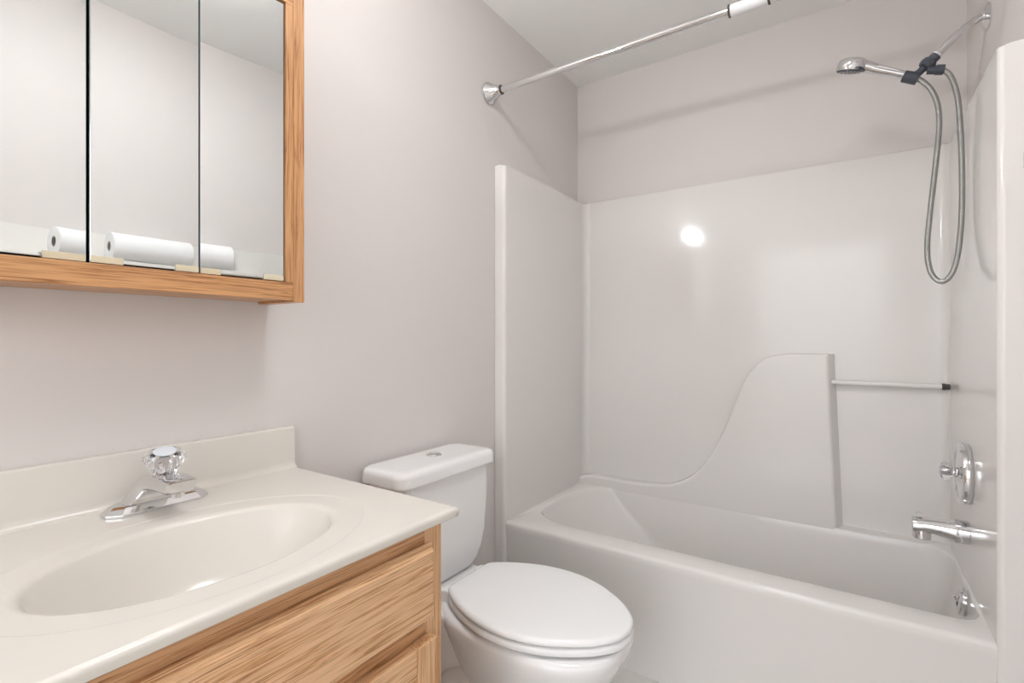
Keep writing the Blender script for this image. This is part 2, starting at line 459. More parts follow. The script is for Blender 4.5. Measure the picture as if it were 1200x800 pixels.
# ------------------------------------------------------------------ vanity top with integral sink
ZCT = 0.8235
vt = thing('sink_countertop', 'cream cultured marble counter with an integral oval sink and backsplash', 'countertop', (0.284, 0.385, 0.805))
cx, cy, ax, ay = 0.345, 0.383, 0.145, 0.220
X0, X1, Y0, Y1 = 0.001, 0.568, 0.022, 0.747
ang = sorted(set([2*PI*k/144 for k in range(144)] + [math.atan2(y-cy, x-cx) % (2*PI) for x in (X0, X1) for y in (Y0, Y1)]))
def ell(sx, sy, z, dx=0.0): return [Vector((cx+dx+sx*math.cos(a), cy+sy*math.sin(a), z)) for a in ang]
def rect(i, z):
    out = []
    for a in ang:
        c, s = math.cos(a), math.sin(a); ts = []
        if c > 1e-9: ts.append((X1-i-cx)/c)
        if c < -1e-9: ts.append((X0-cx)/c)
        if s > 1e-9: ts.append((Y1-i-cy)/s)
        if s < -1e-9: ts.append((Y0+i-cy)/s)
        t = min(ts); out.append(Vector((cx+t*c, cy+t*s, z)))
    return out
D = 0.125
rgs = [ell(0.022, 0.022, ZCT-D-0.002)]
for i in range(1, 13):
    t = i/12
    f = 0.13 + 0.83*t
    z = ZCT-0.010-(D-0.010)*(1-t**3.4)
    rgs.append(ell(ax*f, ay*f, z, 0.0))
rgs += [ell(ax*0.985, ay*0.987, ZCT-0.0065), ell(ax+0.001, ay+0.001, ZCT-0.0040), ell(ax+0.008, ay+0.008, ZCT-0.0026),
        ell(ax+0.044, ay+0.048, ZCT-0.0022), ell(ax+0.047, ay+0.051, ZCT-0.0014), ell(ax+0.050, ay+0.054, ZCT)]
rgs = [r for r in rgs]
rgs += [rect(0.010, ZCT), rect(0.004, ZCT-0.0012), rect(0.001, ZCT-0.004), rect(0.0, ZCT-0.008), rect(0.001, ZCT-0.0165), rect(0.003, ZCT-0.0185), rect(0.02, ZCT-0.0185)]
bm = bmesh.new(); loft(bm, rgs, True, False)
# underside of the bowl
loft(bm, [rect(0.02, ZCT-0.0185), ell(ax*0.98, ay*0.98, ZCT-0.019), ell(ax*0.8, ay*0.85, ZCT-0.10), ell(ax*0.3, ay*0.3, ZCT-D-0.012), ell(0.02, 0.02, ZCT-D-0.012)], False, True)
bmesh.ops.remove_doubles(bm, verts=bm.verts, dist=1e-5)
me = bpy.data.meshes.new('counter_slab'); 
bmesh.ops.recalc_face_normals(bm, faces=bm.faces); bm.to_mesh(me); bm.free()
o = link_mesh('counter_slab', me, M['marble'], None, True, 60); adopt(o, vt)
# backsplash with a coved foot and rounded top
bs = [(0.001, 0.926), (0.016, 0.926), (0.0195, 0.9245), (0.021, 0.921), (0.021, ZCT+0.018), (0.0225, ZCT+0.009), (0.0265, ZCT+0.003), (0.033, ZCT+0.0003), (0.033, ZCT-0.004), (0.001, ZCT-0.004)]
bm = bmesh.new()
loft(bm, [[Vector((x, Y0+0.001, z)) for x, z in bs], [Vector((x, Y1-0.004, z)) for x, z in bs], [Vector((x*0.9+0.0001, Y1-0.001, ZCT-0.004+(z-ZCT+0.004)*0.985)) for x, z in bs]], True, True)
o = from_bm('backsplash', bm, M['marble'], None, True, 35); adopt(o, vt)
bm = bmesh.new(); lathe(bm, (cx, cy, ZCT-D-0.003), (0, 0, 1), [(0, 0.020), (0.002, 0.0215), (0.0035, 0.019), (0.0025, 0.013)], 28)
o = from_bm('drain', bm, M['chrome'], None); o['label'] = 'chrome drain'; adopt(o, vt)

# ------------------------------------------------------------------ sink faucet
FX, FY, FZ = 0.078, 0.418, ZCT+0.0005
fa = thing('sink_faucet', 'short chrome faucet with one clear acrylic knob behind the oval sink', 'faucet', (FX, FY, FZ))
def hexring(hx, hy, z, cxx=FX, ch=0.45):
    k = hy-hx*1.0
    return [Vector((cxx+x, FY+y, z)) for x, y in ((-hx*ch, -hy), (hx*ch, -hy), (hx, -hy+hx*0.75), (hx, hy-hx*0.75), (hx*ch, hy), (-hx*ch, hy), (-hx, hy-hx*0.75), (-hx, -hy+hx*0.75))]
bm = bmesh.new(); loft(bm, [hexring(0.027, 0.086, FZ), hexring(0.0275, 0.0865, FZ+0.004), hexring(0.0268, 0.0856, FZ+0.006), hexring(0.0215, 0.076, FZ+0.0155), hexring(0.019, 0.072, FZ+0.0175)], True, True)
o = from_bm('base_plate', bm, M['chrome'], None, True, 20); adopt(o, fa)
# body: bell-shaped rise from the base that leans forward into the short spout
secs = [((-0.023, 0.838), (0.019, 0.838), 0.060), ((-0.0225, 0.846), (0.0185, 0.846), 0.053), ((-0.021, 0.858), (0.0185, 0.8535), 0.045), ((-0.017, 0.872), (0.020, 0.861), 0.038),
        ((-0.008, 0.883), (0.026, 0.864), 0.032), ((0.010, 0.8895), (0.036, 0.866), 0.029), ((0.040, 0.8915), (0.052, 0.866), 0.027), ((0.075, 0.892), (0.077, 0.866), 0.026), ((0.104, 0.8905), (0.099, 0.866), 0.025), ((0.109, 0.888), (0.105, 0.870), 0.0225)]
rgs = []
for (tx, tz), (ux, uz), hw in secs:
    c = 0.30
    sh = [(-1, -1+c), (-1, 1-c*1.4), (-0.97, 1-c*0.8), (-1+c*0.5, 1-c*0.12), (-1+c*1.1, 1), (1-c*1.1, 1), (1-c*0.5, 1-c*0.12), (0.97, 1-c*0.8), (1, 1-c*1.4), (1, -1+c), (1-c*0.5, -1), (-1+c*0.5, -1)]
    rgs.append([Vector((FX+ux+(tx-ux)*(v+1)/2, FY+hw*u, uz+(tz-uz)*(v+1)/2)) for u, v in sh])
bm = bmesh.new(); loft(bm, rgs, True, True)
o = from_bm('spout_body', bm, M['chrome'], None, True, 42); adopt(o, fa)
bm = bmesh.new(); lathe(bm, (FX+0.086, FY, 0.875), (-0.1, 0, -1), [(0, 0.0125), (0.016, 0.0122), (0.018, 0.0105), (0.0165, 0.008)], 20)
o = from_bm('aerator', bm, M['chrome'], None); adopt(o, fa)
KX, KZ = FX+0.030, 0.8895
KA = Vector((0.30, -0.10, 1)).normalized()
bm = bmesh.new(); lathe(bm, (KX, FY, KZ-0.004), KA, [(0, 0.020), (0.004, 0.021), (0.007, 0.019), (0.008, 0.008), (0.03, 0.0075)], 28)
o = from_bm('stem_collar', bm, M['chrome'], None); adopt(o, fa)
bm = bmesh.new()
kd = KA; ks, kt = frame_for(kd); kb = Vector((KX, FY, KZ))+kd*0.004
NK = 80
def fl(h, r, amp): return [kb + kd*h + (ks*math.cos(2*PI*k/NK)+kt*math.sin(2*PI*k/NK))*(r+amp*math.cos(10*2*PI*k/NK)) for k in range(NK)]
loft(bm, [fl(0, 0.018, 0.0), fl(0.002, 0.0225, 0.0008), fl(0.018, 0.0245, 0.0012), fl(0.022, 0.0290, 0.0016), fl(0.029, 0.0325, 0.0022), fl(0.036, 0.0325, 0.002), fl(0.041, 0.0290, 0.001), fl(0.0435, 0.0245, 0.0), fl(0.044, 0.0205, 0.0)], True, True)
o = from_bm('knob', bm, M['acrylic'], None, True, 35); o['label'] = 'clear fluted acrylic knob'; adopt(o, fa); knob = o
bm = bmesh.new(); lathe(bm, kb+kd*0.0445, kd, [(0, 0.0185), (0.0012, 0.0190), (0.0024, 0.0170), (0.0030, 0.008)], 32)
o = from_bm('knob_cap', bm, M['capblue'], None); o['label'] = 'pale round cap on the knob'; adopt(o, fa)

# ------------------------------------------------------------------ medicine cabinet
CY0, CY1, CZ0, CZ1 = 0.079, 0.687, 1.237, 1.945
XC = 0.150
mc = thing('medicine_cabinet', 'oak framed medicine cabinet with three mirrored doors above the sink', 'cabinet', (0.0, 0.383, CZ0))
vbox('side_panel', [((0.001, CY1-0.027, CZ0-0.004), (XC, CY1, CZ1))], M['oak_cv'], mc, 0.0015)
vbox('side_panel', [((0.001, CY0, CZ0-0.004), (XC, CY0+0.027, CZ1))], M['oak_cv'], mc, 0.0015)
vbox('bottom_rail', [((XC-0.02, CY0+0.0271, CZ0), (XC-0.0012, CY1-0.0271, 1.2765))], M['oak_ch'], mc, 0.0012)
vbox('top_rail', [((XC-0.02, CY0+0.0271, CZ1-0.04), (XC-0.0012, CY1-0.0271, CZ1))], M['oak_ch'], mc, 0.0012)
vbox('stile', [((XC-0.02, 0.6415, 1.2767), (XC-0.0012, CY1-0.0271, CZ1-0.0402))], M['oak_cv'], mc, 0.0012)
vbox('stile', [((XC-0.02, CY0+0.0271, 1.2767), (XC-0.0012, 0.121, CZ1-0.0402))], M['oak_cv'], mc, 0.0012)
vbox('bottom_board', [((0.001, CY0+0.0272, CZ0+0.002), (XC-0.021, CY1-0.0272, CZ0+0.014))], M['oak_ch'], mc, 0)
vbox('top_board', [((0.001, CY0+0.0272, CZ1-0.014), (XC-0.021, CY1-0.0272, CZ1-0.001))], M['oak_ch'], mc, 0)
vbox('back_board', [((0.001, CY0+0.0272, CZ0+0.0145), (0.008, CY1-0.0272, CZ1-0.0145))], M['darkback'], mc, 0)
def mirror_door(y0, y1, yaw, clips):
    z0, z1 = 1.2805, CZ1-0.044
    xm = XC-0.0105; yc = (y0+y1)/2
    bm = bmesh.new()
    hw = (y1-y0)/2
    def rr(i, x): return [Vector((x, -hw+i, z0+i)), Vector((x, hw-i, z0+i)), Vector((x, hw-i, z1-i)), Vector((x, -hw+i, z1-i))]
    loft(bm, [rr(0.0, -0.005), rr(0.0, -0.0006), rr(0.0008, 0.0)], True, True)
    R = Matrix.Translation((xm, yc, 0)) @ Matrix.Rotation(yaw, 4, 'Z')
    bm.transform(R)
    me = bpy.data.meshes.new('mirror_door')
    bmesh.ops.recalc_face_normals(bm, faces=bm.faces); bm.to_mesh(me); bm.free()
    o = link_mesh('mirror_door', me, [M['mirror'], M['mirror_edge'], M['darkback']], None, False)
    nrm = R.to_3x3() @ Vector((1, 0, 0))
    for p in me.polygons:
        dt = p.normal.dot(nrm)
        p.material_index = 0 if dt > 0.99 else (2 if dt < -0.9 else 1)
    adopt(o, mc)
    for (c0, c1) in clips:
        bm = bmesh.new()
        box(bm, (-0.0065, c0-yc, z0-0.0018), (0.0024, c1-yc, z0+0.010), 0.0006)
        bm.transform(R)
        k = from_bm('mirror_clip', bm, M['clip'], None, True, 30); k['label'] = 'cream plastic mirror clip'; adopt(k, o)
    # dark backing tray
    bm = bmesh.new(); box(bm, (-0.012, -hw+0.004, z0+0.004), (-0.0052, hw-0.004, z1-0.004)); bm.transform(R)
    k = from_bm('backing', bm, M['darkback'], None, False); adopt(k, o)
A = math.radians(3.2)
mirror_door(0.1230, 0.2922, A, [(0.1235, 0.150), (0.236, 0.2908)])
mirror_door(0.2955, 0.4648, 0.0, [(0.2965, 0.342), (0.424, 0.464)])
mirror_door(0.4690, 0.6395, -A, [(0.4695, 0.507), (0.594, 0.6385)])

# ------------------------------------------------------------------ toilet
TY = 1.163
to = thing('toilet', 'white two-piece toilet with closed oval lid between vanity and tub', 'toilet', (0.4, TY, 0))
# tank
bm = bmesh.new()
tr = []
for (z, hw, xa, xb, r) in ((0.398, 0.118, 0.040, 0.150, 0.030), (0.401, 0.132, 0.034, 0.160, 0.034), (0.412, 0.148, 0.030, 0.168, 0.036), (0.435, 0.166, 0.027, 0.176, 0.036), (0.470, 0.179, 0.025, 0.181, 0.034),
                           (0.52, 0.188, 0.023, 0.184, 0.032), (0.62, 0.1935, 0.022, 0.1865, 0.030), (0.737, 0.197, 0.021, 0.188, 0.030)):
    tr.append(rrect(xa, xb, TY-hw, TY+hw, z, r, 6))
loft(bm, tr, True, True)
o = from_bm('tank', bm, M['porcelain'], None, True, 60); adopt(o, to)
bm = bmesh.new()
lr = []
for (z, i, r) in ((0.735, 0.006, 0.034), (0.7365, 0.001, 0.038), (0.741, 0.0, 0.040), (0.762, 0.0015, 0.040), (0.770, 0.004, 0.038), (0.7755, 0.010, 0.034), (0.778, 0.020, 0.028), (0.7785, 0.04, 0.02)):
    lr.append(rrect(0.012+i*0.6, 0.203-i, TY-0.220+i, TY+0.220-i, z, r, 8))
loft(bm, lr, True, True)
o = from_bm('tank_lid', bm, M['porcelain'], None, True, 60); adopt(o, to); tl = o
bm = bmesh.new(); lathe(bm, (0.095, TY+0.017, 0.7782), (0, 0, 1), [(0, 0.0235), (0.002, 0.0235), (0.003, 0.0215), (0.0022, 0.0205), (0.0034, 0.0195), (0.0042, 0.010)], 36)
o = from_bm('flush_button', bm, M['brushed'], None, True, 30); o['label'] = 'round metal flush button'; o.parent = tl; adopt(o, tl)
bm = bmesh.new(); box(bm, (0.0945-0.0195, TY+0.0165, 0.7818), (0.0945+0.0195, TY+0.0178, 0.7827))
o = from_bm('button_split', bm, M['gasket'], None, False); adopt(o, tl)
bm = bmesh.new(); loft(bm, [rrect(0.05, 0.158, TY-0.12, TY+0.12, z, 0.03, 5) for z in (0.388, 0.3995)], True, True)
o = from_bm('tank_gasket', bm, M['gasket'], None); o['label'] = 'grey gasket strip'; adopt(o, to)
# outline of seat: half width against x
HW = [(0.250, 0.0), (0.250, 0.055), (0.266, 0.106), (0.30, 0.130), (0.36, 0.161), (0.42, 0.180), (0.48, 0.187), (0.54, 0.183), (0.60, 0.165), (0.65, 0.139), (0.70, 0.103), (0.735, 0.064), (0.750, 0.034), (0.756, 0.0)]
hp = catmull([(x, w, 0) for x, w in HW[2:]], 6)
def outline(s, z, dz=0.0, sx=None):
    """closed seat outline, offset inward by s"""
    up = [(HW[0][0], 0.0), (0.2505, 0.05), (0.2515, 0.084), (0.2540, 0.094)] + [(p.x, max(p.y, 0)) for p in hp]
    up[4] = (0.261, 0.1015)
    pts = [(x, w) for x, w in up] + [(x, -w) for x, w in up[-2:0:-1]]
    cxx = 0.50
    out = []
    for x, w in pts:
        fx = (0.252-s)/0.252; fw = (0.187-s)/0.187
        out.append(Vector((cxx+0.004+(x-0.504)*fx, TY+w*fw, z)))
    return out
bm = bmesh.new()
loft(bm, [outline(0.012, 0.4335), outline(0.003, 0.4335), outline(0.0, 0.4365), outline(0.0005, 0.4425), outline(0.004, 0.4475), outline(0.011, 0.4500), outline(0.05, 0.4515), outline(0.10, 0.4525), outline(0.15, 0.4528)], True, True)
o = from_bm('toilet_lid', bm, M['seat'], None, True, 60); adopt(o, to)
bm = bmesh.new()
loft(bm, [outline(0.07, 0.410), outline(0.012, 0.408), outline(0.003, 0.4105), outline(-0.001, 0.415), outline(0.000, 0.424), outline(0.003, 0.4285), outline(0.010, 0.4305), outline(0.06, 0.4305), outline(0.072, 0.425)], False, False)
vs = list(bm.verts); n = len(outline(0, 0))
for i in range(n):
    bm.faces.new((vs[-n+i], vs[-n+(i+1) % n], vs[(i+1) % n], vs[i]))
o = from_bm('toilet_seat', bm, M['seat'], None, True, 60); adopt(o, to)
for s in (-1, 1):
    bm = bmesh.new()
    loft(bm, [rrect(0.222, 0.262, TY+s*0.078-0.020, TY+s*0.078+0.020, z, 0.010, 5) for z in (0.3995, 0.402, 0.428)] + [rrect(0.226, 0.262, TY+s*0.078-0.016, TY+s*0.078+0.016, 0.433, 0.008, 5)], True, True)
    o = from_bm('seat_hinge', bm, M['seat'], None, True, 50); adopt(o, to)
# bowl: rim, body and pedestal
def egg(x0, x1, hw, z, n=64, p=2.2, wide=0.46):
    """egg ring: widest at x0 + wide*(x1-x0)"""
    xm = x0+(x1-x0)*wide; out = []
    for k in range(n):
        a = 2*PI*k/n; c, s = math.cos(a), math.sin(a)
        cc = math.copysign(abs(c)**(2/p), c); ss = math.copysign(abs(s)**(2/p), s)
        out.append(Vector((xm+cc*((x1-xm) if c > 0 else (xm-x0)), TY+ss*hw, z)))
    return out
def bowlring(x0, x1, hw, z, hb):
    """rim plan: oval front and squared rear deck of half width hb"""
    out = []; n = 64
    for r in egg(x0, x1, hw, z, n, 2.15, 0.56):
        out.append(r)
    for v in out:
        if v.x < x0+0.15:
            t = (x0+0.15-v.x)/0.15
            sgn = 1 if v.y >= TY else -1
    return out
bm = bmesh.new()
rgs = [egg(0.36, 0.60, 0.10, 0.404, 64, 2.1, 0.5), egg(0.215, 0.736, 0.168, 0.4045, 64, 2.4, 0.55), egg(0.200, 0.744, 0.179, 0.400, 64, 2.5, 0.55), egg(0.195, 0.747, 0.183, 0.388, 64, 2.5, 0.55),
       egg(0.196, 0.744, 0.182, 0.372, 64, 2.5, 0.55), egg(0.205, 0.733, 0.174, 0.346, 64, 2.4, 0.54), egg(0.222, 0.708, 0.156, 0.30, 64, 2.3, 0.52), egg(0.240, 0.665, 0.130, 0.24, 64, 2.2, 0.49),
       egg(0.26, 0.615, 0.112, 0.18, 64, 2.2, 0.47), egg(0.22, 0.590, 0.102, 0.12, 64, 2.3, 0.46), egg(0.18, 0.590, 0.106, 0.05, 64, 2.4, 0.45), egg(0.165, 0.598, 0.112, 0.012, 64, 2.5, 0.45), egg(0.165, 0.598, 0.112, 0.0, 64, 2.5, 0.45)]
loft(bm, rgs, True, True)
o = from_bm('bowl', bm, M['porcelain'], None, True, 60); adopt(o, to)
# rear deck that carries the tank
bm = bmesh.new()
rgs = []
for (z, xa, xb, hw, r) in ((0.0, 0.10, 0.30, 0.085, 0.03), (0.10, 0.10, 0.31, 0.084, 0.03), (0.20, 0.09, 0.34, 0.090, 0.04), (0.27, 0.07, 0.38, 0.106, 0.045), (0.33, 0.045, 0.42, 0.130, 0.05),
                           (0.365, 0.034, 0.44, 0.146, 0.05), (0.386, 0.032, 0.44, 0.150, 0.05), (0.3955, 0.036, 0.435, 0.146, 0.046), (0.3995, 0.046, 0.425, 0.136, 0.04)):
    rgs.append(rrect(xa, xb, TY-hw, TY+hw, z, r, 6))
loft(bm, rgs, True, True)
o = from_bm('rear_deck', bm, M['porcelain'], None, True, 60); adopt(o, to)
# trapway bulge on each side of the pedestal
for s in (-1, 1):
    bm = bmesh.new()
    pth = catmull([(0.20, TY+s*0.065, 0.08), (0.255, TY+s*0.072, 0.17), (0.33, TY+s*0.074, 0.215), (0.40, TY+s*0.072, 0.19), (0.44, TY+s*0.066, 0.12), (0.45, TY+s*0.06, 0.05)], 6)
    tube(bm, pth, 0.040, 18)
    o = from_bm('trapway', bm, M['porcelain'], None, True, 60); adopt(o, to)
bm = bmesh.new(); lathe(bm, (0.20, TY-0.112, 0.399), (0, 0, 1), [(0, 0.012), (0.006, 0.012), (0.011, 0.008), (0.0125, 0.003)], 20)
o = from_bm('bolt_cap', bm, M['whiteplastic'], None); adopt(o, to)

# ------------------------------------------------------------------ shower curtain rod
RY, RZ = 1.598, 2.126
ro = thing('shower_curtain_rod', 'chrome tension shower curtain rod spanning the tub alcove', 'curtain rod', (0.765, RY, RZ))
bm = bmesh.new(); tube(bm, [(0.05, RY, RZ), (0.5, RY, RZ), (0.92, RY, RZ)], 0.0125, 24)
o = from_bm('inner_tube', bm, M['chrome'], None); adopt(o, ro)
bm = bmesh.new(); tube(bm, [(1.0, RY, RZ), (1.25, RY, RZ), (1.50, RY, RZ)], 0.0150, 24)
o = from_bm('outer_tube', bm, M['chrome'], None); adopt(o, ro)
bm = bmesh.new(); lathe(bm, (0.900, RY, RZ), (1, 0, 0), [(0, 0.0140), (0.001, 0.0172), (0.072, 0.0172), (0.074, 0.0160), (0.098, 0.0160), (0.100, 0.0150)], 28)
o = from_bm('sleeve', bm, M['whiteplastic'], None); o['label'] = 'white plastic sleeve'; adopt(o, ro)
for x in (0.894, 1.000):
    bm = bmesh.new(); lathe(bm, (x, RY, RZ), (1, 0, 0), [(0, 0.0135), (0.0005, 0.0180), (0.006, 0.0180), (0.0065, 0.0135)], 28)
    o = from_bm('sleeve_ring', bm, M['rubber'], None); o['label'] = 'dark ring'; adopt(o, ro)
for x, d in ((0.0015, 1), (XN-0.0015, -1)):
    bm = bmesh.new(); lathe(bm, (x, RY, RZ), (d, 0, 0), [(0, 0.040), (0.003, 0.044), (0.008, 0.043), (0.014, 0.037), (0.026, 0.030), (0.040, 0.024), (0.052, 0.020), (0.060, 0.0185), (0.061, 0.0125)], 32)
    o = from_bm('end_flange', bm, M['chrome'], None); adopt(o, ro)
    bm = bmesh.new(); lathe(bm, (x+d*0.0605, RY, RZ), (d, 0, 0), [(0, 0.0135), (0.0003, 0.0180), (0.0022, 0.0180), (0.0025, 0.0135)], 28)
    o = from_bm('rubber_ring', bm, M['rubber'], None); adopt(o, ro)

# ------------------------------------------------------------------ shower arm and hand shower
PY = 2.0
sa = thing('wall_shower_mount', 'chrome shower arm on the right wall with a slate grey holder', 'shower arm', (XW, PY+0.03, 2.11))
bm = bmesh.new(); lathe(bm, (XW-0.001, PY+0.03, 2.112), (-1, -0.05, 0), [(0, 0.036), (0.003, 0.036), (0.007, 0.030), (0.012, 0.017), (0.018, 0.0135)], 32)
o = from_bm('wall_flange', bm, M['chrome'], None); adopt(o, sa)
bm = bmesh.new()
tube(bm, catmull([(XW-0.004, PY+0.03, 2.112), (1.512, PY+0.022, 2.106), (1.478, PY+0.008, 2.083), (1.447, PY, 2.053), (1.422, PY, 2.026), (1.413, PY, 2.016)], 8), 0.0108, 20)
o = from_bm('pipe', bm, M['chrome'], None); adopt(o, sa)
dA = Vector((-0.72, 0, -0.69)).normalized()
bm = bmesh.new(); lathe(bm, (1.4175, PY, 2.0215), dA, [(0, 0.0118), (0.0005, 0.0130), (0.005, 0.0130), (0.0055, 0.0115)], 24)
o = from_bm('seal_ring', bm, M['whiteplastic'], None); o['label'] = 'white seal ring'; adopt(o, sa)
bm = bmesh.new()
p0 = Vector((1.4135, PY, 2.0175))
lathe(bm, p0, dA, [(0, 0.0125), (0.001, 0.0150), (0.013, 0.0150), (0.016, 0.0130)], 12)
lathe(bm, p0+dA*0.016, dA, [(0, 0.0135), (0.002, 0.0195), (0.014, 0.0215), (0.024, 0.0195), (0.027, 0.0145)], 10)
lathe(bm, p0+dA*0.040, dA, [(0, 0.0110), (0.024, 0.0105)], 12)
# outlet stub on the right where the hose starts
lathe(bm, (1.392, PY, 1.9795), (0.95, 0, -0.26), [(0, 0.0125), (0.020, 0.0130), (0.021, 0.0150), (0.040, 0.0150), (0.042, 0.0125)], 12)
o = from_bm('holder', bm, M['darkgrey'], None, True, 40); o['label'] = 'slate grey plastic holder'; adopt(o, sa)
# cradle clip
hd = Vector((-0.835, 0, 0.55)).normalized() if False else Vector((-0.80, 0, 0.42)).normalized()
cc = Vector((1.352, PY, 1.968))
bm = bmesh.new(); lathe(bm, cc-hd*0.020, hd, [(0, 0.0150), (0.001, 0.0185), (0.040, 0.0175), (0.041, 0.0145)], 12)
lathe(bm, p0+dA*0.058, (cc-(p0+dA*0.058)), [(0, 0.0105), (0.024, 0.0125)], 10)
o = from_bm('cradle', bm, M['darkgrey'], None, True, 40); o['label'] = 'slate grey cradle'; adopt(o, sa)

hs = thing('hand_shower', 'chrome hand shower with a looped grey metal hose hanging in the tub corner', 'hand shower', (1.36, PY, 1.965))
# handle + head as one lofted body
hpath = [(1.365, 1.963, 0.0118), (1.345, 1.975, 0.0122), (1.325, 1.9870, 0.0128), (1.30, 2.001, 0.0138), (1.27, 2.017, 0.0150), (1.248, 2.0300, 0.0165)]
bm = bmesh.new(); tube(bm, [(x, PY, z) for x, z, r in hpath], [r for x, z, r in hpath], 24)
o = from_bm('handle', bm, M['chrome'], None); adopt(o, hs)
fd = Vector((-0.25, 0.30, -1)).normalized()
hc = Vector((1.195, PY, 2.036))
bm = bmesh.new()
fx = Vector((-1, 0, 0.25)).normalized(); fy = fd.cross(fx).normalized()
def hr(h, r, shift=0.0): return [hc - fd*h + fx*(-shift) + (fx*math.cos(2*PI*k/40)+fy*math.sin(2*PI*k/40))*r for k in range(40)]
loft(bm, [hr(0.0, 0.0415), hr(0.003, 0.0435), hr(0.018, 0.0420), hr(0.027, 0.0400), hr(0.0325, 0.0365, 0.001), hr(0.0365, 0.029, 0.002), hr(0.0385, 0.018, 0.003), hr(0.039, 0.008, 0.003)], True, True)
# neck joining head and handle
tube(bm, [(1.262, PY, 2.0225), (1.245, PY, 2.0330), (1.225, PY, 2.0430), (1.205, PY, 2.0470)], [0.0155, 0.0175, 0.0195, 0.0180], 24)
o = from_bm('shower_head', bm, M['chrome'], None, True, 45); adopt(o, hs); head = o
bm = bmesh.new()
loft(bm, [hr(0.002, 0.040), hr(-0.002, 0.0400), hr(-0.0045, 0.0370), hr(-0.006, 0.020)], True, True)
o = from_bm('spray_face', bm, M['darkgrey'], None, True, 45); o['label'] = 'dark grey spray face'; adopt(o, head)
bm = bmesh.new()
for rr_, nn in ((0.031, 18), (0.021, 12), (0.010, 6)):
    for k in range(nn):
        a = 2*PI*k/nn; c = hc + fd*0.0046 + (fx*math.cos(a)+fy*math.sin(a))*rr_
        lathe(bm, c, fd, [(0, 0.0022), (0.002, 0.0020), (0.0026, 0.0010)], 8)
o = from_bm('nozzles', bm, M['brushed'], None); adopt(o, head)
bm = bmesh.new(); tube(bm, [(1.231, PY-0.006, 2.0255), (1.222, PY-0.030, 2.0235), (1.215, PY-0.046, 2.022)], [0.006, 0.0055, 0.004], 12)
o = from_bm('spray_lever', bm, M['darkgrey'], None); adopt(o, head)
# thumb grip inlay on the handle: raised ridge
bm = bmesh.new(); tube(bm, [(1.322, PY-0.0100, 1.9945), (1.30, PY-0.0110, 2.0065), (1.268, PY-0.0120, 2.0245)], [0.0040, 0.0046, 0.0040], 10)
o = from_bm('grip_inlay', bm, M['brushed'], None); adopt(o, hs)
hose = [(1.364, PY, 1.9635), (1.379, PY+0.002, 1.950), (1.397, PY+0.004, 1.926), (1.411, PY+0.006, 1.893), (1.4195, PY+0.008, 1.850), (1.4205, PY+0.010, 1.790), (1.414, PY+0.012, 1.700), (1.406, PY+0.013, 1.610), (1.398, PY+0.013, 1.520), (1.393, PY+0.012, 1.450),
        (1.394, PY+0.010, 1.395), (1.402, PY+0.007, 1.352), (1.417, PY+0.003, 1.328), (1.434, PY-0.002, 1.326), (1.451, PY-0.006, 1.352), (1.462, PY-0.008, 1.405), (1.4685, PY-0.009, 1.480), (1.4710, PY-0.010, 1.570), (1.4705, PY-0.010, 1.680),
        (1.4670, PY-0.009, 1.790), (1.4625, PY-0.007, 1.865), (1.453, PY-0.004, 1.920), (1.443, PY-0.002, 1.950), (1.430, PY, 1.9675)]
bm = bmesh.new(); tube(bm, catmull(hose, 8), 0.0075, 14)
o = from_bm('hose', bm, M['hose'], None, True, 60); o['label'] = 'grey spiral metal hose'; adopt(o, hs)

# ------------------------------------------------------------------ tub valve, spout, overflow
va = thing('tub_valve', 'round chrome valve plate with clear knob above the tub spout', 'valve', (XR, PY, 0.745))
bm = bmesh.new(); lathe(bm, (XR-0.0008, PY, 0.747), (-1, 0, 0), [(0, 0.088), (0.006, 0.0905), (0.014, 0.0905), (0.020, 0.0880), (0.0235, 0.082), (0.0235, 0.077), (0.021, 0.073), (0.0215, 0.062), (0.024, 0.040), (0.026, 0.024), (0.0275, 0.018)], 56)
o = from_bm('escutcheon', bm, M['chrome'], None, True, 30); adopt(o, va)
bm = bmesh.new(); lathe(bm, (XR-0.015, PY, 0.747), (-1, 0, 0), [(0, 0.016), (0.016, 0.0155), (0.018, 0.010), (0.045, 0.0065)], 24)
o = from_bm('stem', bm, M['chrome'], None); adopt(o, va)
bm = bmesh.new()
def kr(h, r, amp): return [Vector((XR-h, PY+(r+amp*math.cos(8*2*PI*k/64))*math.cos(2*PI*k/64), 0.747+(r+amp*math.cos(8*2*PI*k/64))*math.sin(2*PI*k/64))) for k in range(64)]
loft(bm, [kr(0.036, 0.012, 0), kr(0.037, 0.0165, 0.0008), kr(0.047, 0.023, 0.0015), (kr(0.056, 0.0255, 0.0018)), kr(0.062, 0.023, 0.001), kr(0.0645, 0.016, 0)], True, True)
o = from_bm('knob', bm, M['acrylic'], None, True, 35); o['label'] = 'clear acrylic knob'; adopt(o, va)
bm = bmesh.new(); lathe(bm, (XR-0.065, PY, 0.747), (-1, 0, 0), [(0, 0.0125), (0.001, 0.0128), (0.002, 0.010)], 24)
o = from_bm('knob_cap', bm, M['capblue'], None); adopt(o, va)

